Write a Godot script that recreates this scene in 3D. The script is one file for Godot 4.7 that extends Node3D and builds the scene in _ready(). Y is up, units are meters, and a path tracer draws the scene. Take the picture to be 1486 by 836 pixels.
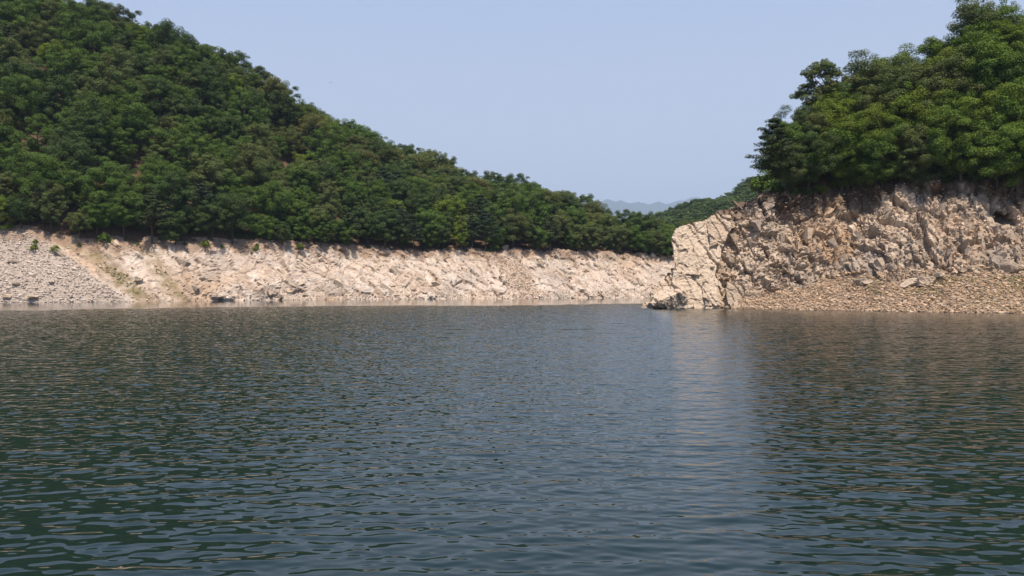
extends Node3D
# A drawn-down reservoir: bare rock banks, wooded hills, rippled water, hazy blue sky.
# World: x right, y up, water at y = 0, the view runs along -z ("depth" Z below means -z).

const EYE := 2.2
var rng := RandomNumberGenerator.new()
var taken := {}
var n_big := FastNoiseLite.new()
var n_mid := FastNoiseLite.new()
var n_fine := FastNoiseLite.new()
var mats := {}
var left_points := PackedVector3Array()
var right_points := PackedVector3Array()
var left_out := PackedVector3Array()
var right_out := PackedVector3Array()

# ---------------------------------------------------------------- helpers
func numbered(called: String) -> String:
	var k: int = taken.get(called, -1) + 1
	taken[called] = k
	return called if k == 0 else "%s_%03d" % [called, k]

func tag(o: Node3D, label: String, category: String, group := "") -> void:
	o.set_meta("label", label)
	o.set_meta("category", category)
	if group != "":
		o.set_meta("group", group)

func thing(called: String, at: Vector3, label: String, category: String, group := "") -> Node3D:
	var o := Node3D.new()
	o.name = numbered(called)
	add_child(o)
	o.position = at
	tag(o, label, category, group)
	return o

func mesh_node(called: String, m: Mesh, mat: Material, parent: Node) -> MeshInstance3D:
	var o := MeshInstance3D.new()
	o.name = called
	o.mesh = m
	o.material_override = mat
	parent.add_child(o, true)
	return o

func structure(called: String, m: Mesh, mat: Material) -> MeshInstance3D:
	var o := mesh_node(numbered(called), m, mat, self)
	o.set_meta("kind", "structure")
	return o

func flat_mesh(v: PackedVector3Array, idx: PackedInt32Array, c := PackedColorArray()) -> ArrayMesh:
	var a := []
	a.resize(Mesh.ARRAY_MAX)
	a[Mesh.ARRAY_VERTEX] = v
	if idx.size():
		a[Mesh.ARRAY_INDEX] = idx
	if c.size():
		a[Mesh.ARRAY_COLOR] = c
	var m := ArrayMesh.new()
	m.add_surface_from_arrays(Mesh.PRIMITIVE_TRIANGLES, a)
	return m

func grid_index(cols: int, rows: int) -> PackedInt32Array:
	var idx := PackedInt32Array()
	for j in rows - 1:
		for i in cols - 1:
			var a := j * cols + i
			if (i * 7 + j * 13) % 5 < 3:
				idx.append_array(PackedInt32Array([a, a + cols, a + 1, a + 1, a + cols, a + cols + 1]))
			else:
				idx.append_array(PackedInt32Array([a, a + cols, a + cols + 1, a, a + cols + 1, a + 1]))
	return idx

func table(t: Array, x: float) -> float:
	if x <= t[0][0]:
		return t[0][1]
	for i in range(1, t.size()):
		if x < t[i][0]:
			var f: float = (x - t[i - 1][0]) / (t[i][0] - t[i - 1][0])
			f = lerpf(f, f * f * (3.0 - 2.0 * f), 0.5)
			return lerpf(t[i - 1][1], t[i][1], f)
	return t[t.size() - 1][1]

func hash2(a: int, b: int, s: int) -> float:
	var h := (a * 374761393 + b * 668265263 + s * 974711) & 0x7fffffff
	h = ((h ^ (h >> 13)) * 1274126177) & 0x7fffffff
	return float((h ^ (h >> 16)) & 0xffff) / 65535.0

# broken rock: every Voronoi cell is a facet with its own height and tilt; joints run between the cells
func fracture(p: Vector2, s: int) -> Vector2:
	var ci := floori(p.x)
	var cj := floori(p.y)
	var d1 := 9.0
	var d2 := 9.0
	var bi := 0
	var bj := 0
	var bc := Vector2.ZERO
	for j in range(cj - 1, cj + 2):
		for i in range(ci - 1, ci + 2):
			var c := Vector2(i + hash2(i, j, s), j + hash2(i, j, s + 1))
			var d := p.distance_squared_to(c)
			if d < d1:
				d2 = d1
				d1 = d
				bi = i
				bj = j
				bc = c
			elif d < d2:
				d2 = d
	var q := p - bc
	var h := hash2(bi, bj, s + 2) - 0.5 + q.x * (hash2(bi, bj, s + 3) - 0.5) * 1.3 + q.y * (hash2(bi, bj, s + 4) - 0.62) * 1.3
	return Vector2(h, sqrt(d2) - sqrt(d1))

func to_photo(p: Vector3) -> Vector2:
	return Vector2(743.0 - p.x / p.z * 1148.0, 418.0 + (p.y - EYE) / p.z * 1148.0)

# the spot on a bank that is seen at a place of the photograph (measured there once, then a real point of the surface)
func spot(points: PackedVector3Array, px: float, py: float, grow := 0.0, outs := PackedVector3Array()) -> Vector3:
	var best := 1e9
	var at := Vector3.ZERO
	var want := Vector2(px, py)
	var n := 0
	for i in points.size():
		var q := points[i]
		var d := want.distance_squared_to(to_photo(q))
		if d < best and q.y > -0.3:
			best = d
			at = q
			n = i
	if outs.size():
		at += outs[n] * grow
	return at

# ---------------------------------------------------------------- rocks
func clip_faces(faces: Array, n: Vector3, d: float) -> Array:
	var out := []
	var cap := PackedVector3Array()
	for f: PackedVector3Array in faces:
		var g := PackedVector3Array()
		for i in f.size():
			var a := f[i]
			var b := f[(i + 1) % f.size()]
			var da := n.dot(a) - d
			var db := n.dot(b) - d
			if da <= 0.0:
				g.append(a)
			if (da < 0.0 and db > 0.0) or (da > 0.0 and db < 0.0):
				var x := a.lerp(b, da / (da - db))
				g.append(x)
				cap.append(x)
		if g.size() > 2:
			out.append(g)
	if cap.size() > 2:
		var mid := Vector3.ZERO
		for p in cap:
			mid += p
		mid /= cap.size()
		var e1 := n.cross(Vector3.UP if absf(n.y) < 0.9 else Vector3.RIGHT).normalized()
		var e2 := n.cross(e1)
		var order := []
		for p in cap:
			order.append([atan2(e2.dot(p - mid), e1.dot(p - mid)), p])
		order.sort_custom(func(a, b): return a[0] < b[0])
		var g := PackedVector3Array()
		for o in order:
			if g.is_empty() or g[g.size() - 1].distance_to(o[1]) > 1e-4:
				g.append(o[1])
		if g.size() > 2:
			out.append(g)
	return out

func box_faces(h: Vector3) -> Array:
	var out := []
	for s in [-1.0, 1.0]:
		out.append(PackedVector3Array([Vector3(s * h.x, -h.y, -h.z), Vector3(s * h.x, h.y, -h.z), Vector3(s * h.x, h.y, h.z), Vector3(s * h.x, -h.y, h.z)]))
		out.append(PackedVector3Array([Vector3(-h.x, s * h.y, -h.z), Vector3(h.x, s * h.y, -h.z), Vector3(h.x, s * h.y, h.z), Vector3(-h.x, s * h.y, h.z)]))
		out.append(PackedVector3Array([Vector3(-h.x, -h.y, s * h.z), Vector3(h.x, -h.y, s * h.z), Vector3(h.x, h.y, s * h.z), Vector3(-h.x, h.y, s * h.z)]))
	return out

func rock_faces(cuts: int) -> Array:
	var f := box_faces(Vector3.ONE)
	for k in cuts:
		var n := Vector3(rng.randfn(), rng.randfn(), rng.randfn()).normalized()
		f = clip_faces(f, n, rng.randf_range(0.72, 1.12))
	return f

func faces_mesh(faces: Array) -> ArrayMesh:
	var v := PackedVector3Array()
	for f: PackedVector3Array in faces:
		var n := (f[1] - f[0]).cross(f[2] - f[0])
		for i in range(1, f.size() - 1):
			if n.dot(f[0] + f[1] + f[2]) > 0.0:
				v.append_array(PackedVector3Array([f[0], f[i + 1], f[i]]))
			else:
				v.append_array(PackedVector3Array([f[0], f[i], f[i + 1]]))
	return flat_mesh(v, PackedInt32Array())

# a large block given by its cut faces, its skin broken up by small facets
func rough_mesh(faces: Array, levels: int, amount: float, scale: float, joints := 0.0) -> ArrayMesh:
	var tris := PackedVector3Array()
	for f: PackedVector3Array in faces:
		var c := Vector3.ZERO
		for p in f:
			c += p
		c /= f.size()
		for i in f.size():
			tris.append_array(PackedVector3Array([c, f[i], f[(i + 1) % f.size()]]))
	for l in levels:
		var next := PackedVector3Array()
		for t in range(0, tris.size(), 3):
			var a := tris[t]
			var b := tris[t + 1]
			var c := tris[t + 2]
			var ab := (a + b) / 2.0
			var bc := (b + c) / 2.0
			var ca := (c + a) / 2.0
			next.append_array(PackedVector3Array([a, ab, ca, ab, b, bc, ca, bc, c, ab, bc, ca]))
		tris = next
	for i in tris.size():
		var p := tris[i]
		var q := p * scale
		var w := Vector3(n_mid.get_noise_3dv(q * 3.0), n_mid.get_noise_3dv(q * 3.0 + Vector3(50, 0, 0)), n_mid.get_noise_3dv(q * 3.0 + Vector3(0, 50, 0)))
		var w2 := Vector3(n_fine.get_noise_3dv(q * 4.0), n_fine.get_noise_3dv(q * 4.0 + Vector3(50, 0, 0)), n_fine.get_noise_3dv(q * 4.0 + Vector3(0, 50, 0)))
		var crack := fracture(Vector2(q.x * 0.5 + q.y * 0.34, q.y * 0.2 - q.x * 0.12), 91)
		var fine := fracture(Vector2(q.x * 1.5 + q.y * 0.7, q.y * 0.7 - q.x * 0.3), 95)
		var push := crack.x * 1.3 + fine.x * 0.55 - (0.25 if crack.y < 0.035 else 0.0)
		tris[i] = p + w * amount + w2 * amount * 0.45 + Vector3(0.1, 0.35, 0.9) * push * joints
	return flat_mesh(tris, PackedInt32Array())

# ---------------------------------------------------------------- materials
func noise_texture(s: int, freq: float, octaves: int, lo: float, hi: float, kind := FastNoiseLite.TYPE_SIMPLEX_SMOOTH, size := 512) -> NoiseTexture2D:
	var n := FastNoiseLite.new()
	n.noise_type = kind
	n.seed = s
	n.frequency = freq
	n.fractal_octaves = octaves
	n.fractal_type = FastNoiseLite.FRACTAL_FBM
	n.fractal_gain = 0.6
	var t := NoiseTexture2D.new()
	t.width = size
	t.height = size
	t.seamless = true
	t.noise = n
	var g := Gradient.new()
	g.set_color(0, Color(lo, lo, lo))
	g.set_color(1, Color(hi, hi, hi))
	t.color_ramp = g
	return t

func srgb(r: float, g: float, b: float) -> Color:
	return Color(r, g, b).linear_to_srgb()

func rock_material(tint: Color, tile: float, relief: float, vertex: bool, s: int) -> StandardMaterial3D:
	var m := StandardMaterial3D.new()
	m.albedo_color = tint
	m.vertex_color_use_as_albedo = vertex
	m.albedo_texture = noise_texture(s, 0.012, 6, 0.80, 1.0)
	m.uv1_triplanar = true
	m.uv1_world_triplanar = true
	m.uv1_scale = Vector3.ONE / tile
	m.roughness = 0.92
	m.metallic_specular = 0.3
	m.heightmap_enabled = true
	m.heightmap_texture = noise_texture(s + 7, 0.02, 5, 0.0, 1.0)
	m.heightmap_scale = relief
	return m

func leaf_material(r: float, g: float, b: float) -> StandardMaterial3D:
	var m := StandardMaterial3D.new()
	m.albedo_color = srgb(r, g, b)
	m.vertex_color_use_as_albedo = true
	m.roughness = 0.6
	m.metallic_specular = 0.26
	m.backlight_enabled = true
	m.backlight = srgb(0.36, 0.42, 0.12)
	return m

# ---------------------------------------------------------------- trees
func add_leaf(v: PackedVector3Array, c: PackedColorArray, at: Vector3, n: Vector3, long: float, wide: float, tint: Color) -> void:
	var side := n.cross(Vector3(rng.randfn(), rng.randfn(), rng.randfn())).normalized()
	var along := n.cross(side)
	var a := at - along * long * 0.5
	var b := at + along * long * 0.5
	var l := at + side * wide * 0.5 - n * wide * 0.12
	var r := at - side * wide * 0.5 - n * wide * 0.12
	v.append_array(PackedVector3Array([a, l, b, a, b, r]))
	c.append_array(PackedColorArray([tint, tint, tint, tint, tint, tint]))

func leaf_clump(v: PackedVector3Array, c: PackedColorArray, at: Vector3, radius: float, squash: float, count: int, leaf: float, narrow: float, tint: Color) -> void:
	for k in count:
		var d := Vector3(rng.randfn(), rng.randfn() + 0.35, rng.randfn()).normalized()
		var p := at + d * Vector3(1, squash, 1) * radius * pow(rng.randf(), 0.22) * rng.randf_range(0.9, 1.12)
		var n := (d * 0.7 + Vector3(0, 0.6, 0) + Vector3(rng.randfn(), rng.randfn(), rng.randfn()) * 0.3).normalized()
		var s := leaf * rng.randf_range(0.65, 1.25)
		var f := rng.randf_range(0.8, 1.18)
		add_leaf(v, c, p, n, s, s * narrow, Color(tint.r * f, tint.g * f, tint.b * f))

func tube(v: PackedVector3Array, path: Array, radii: Array, sides := 6) -> void:
	for k in path.size() - 1:
		var a: Vector3 = path[k]
		var b: Vector3 = path[k + 1]
		var dir := (b - a).normalized()
		var e1 := dir.cross(Vector3(0.3, 0.1, 1)).normalized()
		var e2 := dir.cross(e1)
		for i in sides:
			var t0 := TAU * i / sides
			var t1 := TAU * (i + 1) / sides
			var o0 := e1 * cos(t0) + e2 * sin(t0)
			var o1 := e1 * cos(t1) + e2 * sin(t1)
			var r0: float = radii[k]
			var r1: float = radii[k + 1]
			v.append_array(PackedVector3Array([a + o0 * r0, b + o0 * r1, a + o1 * r0, a + o1 * r0, b + o0 * r1, b + o1 * r1]))

# returns [crown mesh, trunk mesh]; a tree of about 1 unit = 1 m, base at the origin
func broadleaf(height: float, radius: float, clumps: int, per: int, leaf: float, low: float, loose: float) -> Array:
	var v := PackedVector3Array()
	var c := PackedColorArray()
	var t := PackedVector3Array()
	var top := Vector3(rng.randf_range(-0.5, 0.5), height * 0.86, rng.randf_range(-0.5, 0.5))
	var bend := Vector3(rng.randf_range(-0.4, 0.4), height * 0.42, rng.randf_range(-0.4, 0.4))
	tube(t, [Vector3(0, -0.8, 0), bend, top], [0.2, 0.13, 0.03])
	var mid := height * (low + 1.0) / 2.0
	var half := height * (1.0 - low) / 2.0
	var lobes := []
	for k in 5:
		lobes.append([Vector3(rng.randfn(), rng.randfn() * 0.7, rng.randfn()).normalized(), rng.randf_range(0.05, 0.28)])
	for k in clumps:
		var y := 1.0 - 2.0 * (k + rng.randf()) / clumps
		if y < -0.92:
			y = -0.92
		var ring := sqrt(1.0 - y * y)
		var turn := k * 2.39996 + rng.randf_range(-0.5, 0.5)
		var d := Vector3(ring * cos(turn), y, ring * sin(turn))
		var reach := rng.randf_range(0.5, 0.94)
		for l in lobes:
			reach += l[1] * maxf(0.0, d.dot(l[0])) ** 2 - 0.04
		if y < 0.0:
			reach *= 1.0 + y * 0.18
		var r: float = radius * rng.randf_range(0.17, 0.36) * (1.0 - loose * 0.25)
		var at := Vector3(d.x * radius * reach, mid + d.y * half * reach, d.z * radius * reach)
		var f := rng.randf_range(0.78, 1.22)
		var warm := rng.randf_range(0.85, 1.2)
		for q in 3:
			var rq := r * rng.randf_range(0.55, 0.95)
			var aq := at + Vector3(rng.randfn(), rng.randfn() * 0.45, rng.randfn()) * r * 0.75
			leaf_clump(v, c, aq, rq, rng.randf_range(0.5, 0.82), int(per * (rq / radius / 0.36) ** 2 * rng.randf_range(0.85, 1.2)), leaf, 0.62, Color(f * warm, f, f * 0.9))
		if k % 5 == 0:
			var out := Vector3(d.x * radius, d.y * half, d.z * radius) * (reach + rng.randf_range(0.06, 0.16)) + Vector3(0, mid, 0)
			leaf_clump(v, c, out, radius * rng.randf_range(0.13, 0.2), 0.6, int(per * 0.16), leaf, 0.6, Color(f * warm, f, f * 0.9))
		if k % 4 == 0:
			var from := bend.lerp(top, clampf((at.y - mid) / half * 0.4 + 0.25, 0.0, 0.8))
			tube(t, [from, from.lerp(at, 0.55) + Vector3(0, -0.2, 0), at], [0.07, 0.045, 0.015], 4)
	return [flat_mesh(v, PackedInt32Array(), c), flat_mesh(t, PackedInt32Array())]

func pine(height: float, radius: float, leaf: float, per: int) -> Array:
	var v := PackedVector3Array()
	var c := PackedColorArray()
	var t := PackedVector3Array()
	var lean := Vector3(rng.randf_range(-0.6, 0.6), 0, rng.randf_range(-0.6, 0.6))
	tube(t, [Vector3(0, -0.8, 0), Vector3(0, height * 0.5, 0) + lean * 0.7, Vector3(0, height * 0.97, 0) + lean], [0.19, 0.13, 0.03])
	var layers := 9
	for k in layers:
		var f := float(k) / (layers - 1)
		var y := height * lerpf(0.34, 0.97, f)
		var long := radius * (1.0 - f * f * 0.75) * rng.randf_range(0.75, 1.1)
		var arms := 5 if f < 0.8 else 3
		for a in arms:
			var turn := TAU * a / arms + k * 1.1 + rng.randf_range(-0.3, 0.3)
			var dir := Vector3(cos(turn), rng.randf_range(0.05, 0.3), sin(turn))
			var from := lean * f + Vector3(0, y, 0)
			var to := from + dir * long * rng.randf_range(0.7, 1.05)
			tube(t, [from, to], [0.05, 0.015], 4)
			for q in 3:
				var at := from.lerp(to, 0.5 + 0.25 * q) + Vector3(0, 0.1, 0)
				var g := rng.randf_range(0.8, 1.15)
				leaf_clump(v, c, at, radius * rng.randf_range(0.2, 0.3) * (1.1 - 0.4 * f), 0.34, per, leaf, 0.3, Color(g, g, g))
	return [flat_mesh(v, PackedInt32Array(), c), flat_mesh(t, PackedInt32Array())]

func plant_tree(called: String, kind: Array, leaf_mat: Material, at: Vector3, size: float, turn: float, label: String, group: String) -> Node3D:
	var o := thing(called, at, label, "tree", group)
	o.rotation.y = turn
	o.scale = Vector3(size, size * rng.randf_range(0.92, 1.1), size)
	mesh_node("trunk", kind[1], mats.bark, o)
	mesh_node("crown", kind[0], leaf_mat, o)
	return o

func scatter(called: String, m: Mesh, mat: Material, places: Array, colors: Array, parent: Node = self) -> MultiMeshInstance3D:
	var mm := MultiMesh.new()
	mm.transform_format = MultiMesh.TRANSFORM_3D
	mm.use_colors = colors.size() > 0
	mm.mesh = m
	mm.instance_count = places.size()
	for i in places.size():
		mm.set_instance_transform(i, places[i])
		if colors.size():
			mm.set_instance_color(i, colors[i])
	var o := MultiMeshInstance3D.new()
	o.name = numbered(called)
	o.multimesh = mm
	o.material_override = mat
	o.set_meta("kind", "stuff")
	parent.add_child(o, true)
	return o

# ---------------------------------------------------------------- the ground plan
const SHORE_L := [[-260.0, 96.0], [-110.0, 114.0], [-77.0, 120.0], [-59.0, 126.0], [-47.0, 137.0], [-32.0, 150.0], [-6.0, 159.0], [23.0, 171.0], [40.0, 176.0], [70.0, 190.0], [130.0, 220.0]]
const RIDGE_L := [[-190.0, 84.0], [-130.0, 70.0], [-100.0, 60.0], [-78.0, 54.0], [-61.0, 46.0], [-49.5, 40.5], [-28.0, 32.0], [-8.0, 22.5], [10.0, 18.0], [18.0, 17.0], [25.0, 13.8], [35.0, 11.6], [46.0, 10.4], [90.0, 12.0]]
const REACH_L := [[-100.0, 72.0], [-50.0, 68.0], [-28.0, 62.0], [-8.0, 52.0], [10.0, 42.0], [90.0, 40.0]]

func shore_l(x: float) -> float:
	return table(SHORE_L, x) + n_big.get_noise_2d(x * 2.2, 3.0) * 1.6

func lip_l(x: float) -> float:
	return 10.2 + n_mid.get_noise_2d(x * 0.35, 77.0) * 0.9 + 1.0 * smoothstep(-66.0, -78.0, x)

func setback_l(x: float) -> float:
	return 9.6 + n_big.get_noise_2d(x * 2.0, 41.0) * 2.5

func height_l(x: float, d: float) -> float:
	var w := setback_l(x)
	var lip := lip_l(x)
	if d < w:
		var t := d / w
		var h := lip * (t + 0.07 * sin(t * TAU))
		return h if d >= 0.0 else d * 0.7
	var reach := table(REACH_L, x)
	var top := table(RIDGE_L, x)
	var t2 := (d - w) / (reach - w)
	var f := 1.0 - pow(1.0 - minf(t2, 1.0), 1.25)
	var h2 := lip + (top - lip) * f
	if t2 > 1.0:
		h2 -= (t2 - 1.0) * 8.0
	return h2 + n_big.get_noise_2d(x * 1.2, d * 1.2) * 3.0 * smoothstep(0.0, 0.4, t2)

func left_ground(x: float, d: float) -> Vector3:
	return Vector3(x, height_l(x, d), -(shore_l(x) + d))

# right headland: lofted from its shoreline to its spine. x, depth of the shore; x, depth, height of the spine; width and height of the gravel foot
const HEAD := [
	[86.0, 44.0, 104.0, 84.0, 34.0, 9.0, 3.8], [60.0, 60.0, 76.0, 91.0, 30.0, 9.0, 3.8], [48.5, 66.2, 62.0, 96.0, 30.0, 8.5, 3.9],
	[44.0, 68.5, 57.0, 97.0, 27.8, 8.4, 3.9], [40.0, 70.5, 52.0, 98.0, 24.5, 8.2, 3.8], [35.6, 74.0, 46.5, 99.0, 21.6, 8.0, 3.7], [31.4, 78.2, 41.0, 99.0, 20.0, 7.0, 3.2],
	[27.4, 81.0, 36.5, 98.0, 17.0, 4.4, 2.2], [23.6, 83.8, 32.0, 97.0, 13.4, 2.2, 1.0], [19.8, 86.6, 27.5, 95.5, 11.4, 0.6, 0.3], [17.4, 88.4, 24.0, 94.4, 9.6, 0.2, 0.1],
	[16.4, 90.4, 22.4, 94.4, 8.6, 0.2, 0.1], [17.4, 94.0, 23.4, 95.4, 8.9, 0.2, 0.1], [21.0, 100.0, 27.5, 97.5, 11.4, 0.5, 0.3], [29.0, 109.0, 36.5, 101.0, 16.0, 1.0, 0.5], [46.0, 121.0, 52.0, 103.0, 23.0, 1.0, 0.5], [90.0, 130.0, 104.0, 95.0, 34.0, 1.0, 0.5]]

func head_at(u: float, k: int) -> float:
	var i := clampi(int(u), 0, HEAD.size() - 2)
	var a: float = HEAD[maxi(i - 1, 0)][k]
	var b: float = HEAD[i][k]
	var c: float = HEAD[i + 1][k]
	var e: float = HEAD[mini(i + 2, HEAD.size() - 1)][k]
	return cubic_interpolate(b, c, a, e, u - i)

# v: 0 under water .. 1 shore .. 2 top of the gravel .. 3 top of the cliff .. 4 spine
func right_ground(u: float, v: float) -> Vector3:
	var s := Vector2(head_at(u, 0), head_at(u, 1))
	var e := Vector2(head_at(u, 2), head_at(u, 3))
	var top := head_at(u, 4)
	var gw := maxf(0.1, head_at(u, 5))
	var gh := maxf(0.05, head_at(u, 6))
	var full := s.distance_to(e)
	var dir := (e - s) / full
	s += dir * n_mid.get_noise_2d(u * 9.0, 5.0) * 0.7
	var ch := minf(13.0, top * 0.93) + n_mid.get_noise_2d(u * 4.0, 90.0) * 0.9
	var cw := minf(4.6 + n_mid.get_noise_2d(u * 5.0, 30.0) * 1.6, full * 0.75 - gw)
	cw = maxf(cw, full * 0.3)
	var d := 0.0
	var h := 0.0
	if v < 1.0:
		d = -(1.0 - v) * 4.0
		h = d * 0.45
	elif v < 2.0:
		d = gw * (v - 1.0)
		h = gh * pow(v - 1.0, 1.15)
	elif v < 3.0:
		var t := v - 2.0
		d = gw + cw * t
		h = gh + (ch - gh) * (t + 0.06 * sin(t * TAU))
	else:
		var t := v - 3.0
		d = gw + cw + (full - gw - cw) * t
		h = ch + (top - ch) * (1.0 - pow(1.0 - t, 1.2))
	var p := s + dir * d
	return Vector3(p.x, h, -p.y)

func _ready() -> void:
	rng.seed = 20240611
	for n: FastNoiseLite in [n_big, n_mid, n_fine]:
		n.noise_type = FastNoiseLite.TYPE_SIMPLEX_SMOOTH
		n.fractal_octaves = 4
	n_big.frequency = 0.012
	n_mid.frequency = 0.12
	n_mid.seed = 5
	n_fine.frequency = 0.6
	n_fine.seed = 9

	# -------- camera, sky, sun, exposure
	var cam := Camera3D.new()
	cam.name = "camera"
	cam.position = Vector3(0, EYE, 0)
	cam.fov = 40.0
	cam.near = 0.1
	cam.far = 30000.0
	add_child(cam)
	cam.current = true
	var env := Environment.new()
	env.background_mode = Environment.BG_SKY
	var sky := Sky.new()
	var sm := ProceduralSkyMaterial.new()
	sm.sky_top_color = srgb(0.068, 0.18, 0.465)
	sm.sky_horizon_color = srgb(0.50, 0.545, 0.605)
	sm.sky_curve = 0.42
	sm.ground_bottom_color = srgb(0.12, 0.14, 0.14)
	sm.ground_horizon_color = srgb(0.50, 0.545, 0.605)
	sm.ground_curve = 0.05
	sm.sun_angle_max = 1.0
	sky.sky_material = sm
	env.sky = sky
	env.tonemap_mode = Environment.TONE_MAPPER_LINEAR
	env.tonemap_exposure = 1.55
	env.fog_enabled = true
	env.fog_density = 0.00013
	env.fog_light_color = srgb(0.565, 0.72, 0.95)
	env.sdfgi_enabled = true
	env.ssao_enabled = true
	env.ssil_enabled = true
	var we := WorldEnvironment.new()
	we.name = "environment"
	we.environment = env
	add_child(we)
	var sun := DirectionalLight3D.new()
	sun.name = "sun"
	sun.light_energy = 1.6
	sun.light_color = Color(1.0, 0.94, 0.86)
	sun.light_angular_distance = 0.5
	sun.shadow_enabled = true
	add_child(sun)
	sun.look_at_from_position(Vector3(12, 128, 52), Vector3.ZERO)

	# -------- materials
	mats.bank = rock_material(Color.WHITE, 7.0, 6.0, true, 11)
	mats.cliff = rock_material(Color.WHITE, 5.0, 8.0, true, 21)
	mats.rock = [rock_material(srgb(0.54, 0.425, 0.32), 3.0, 5.0, false, 31), rock_material(srgb(0.45, 0.36, 0.275), 3.0, 5.0, false, 31), rock_material(srgb(0.35, 0.285, 0.23), 3.0, 5.0, false, 31), rock_material(srgb(0.59, 0.48, 0.37), 3.0, 4.0, false, 31)]
	mats.stone = StandardMaterial3D.new()
	mats.stone.vertex_color_use_as_albedo = true
	mats.stone.roughness = 0.92
	mats.stone.metallic_specular = 0.25
	mats.soil = rock_material(srgb(0.13, 0.085, 0.055), 4.0, 8.0, false, 41)
	mats.bark = rock_material(srgb(0.11, 0.085, 0.065), 1.0, 2.0, false, 51)
	mats.oak = [leaf_material(0.094, 0.156, 0.031), leaf_material(0.120, 0.186, 0.030), leaf_material(0.066, 0.104, 0.032), leaf_material(0.116, 0.146, 0.050), leaf_material(0.155, 0.212, 0.030)]
	mats.pine = [leaf_material(0.042, 0.066, 0.034), leaf_material(0.055, 0.078, 0.03)]

	left_bank()
	right_headland()
	backdrop()
	water()
	right_wood()
	left_wood()
	small_things()

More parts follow.
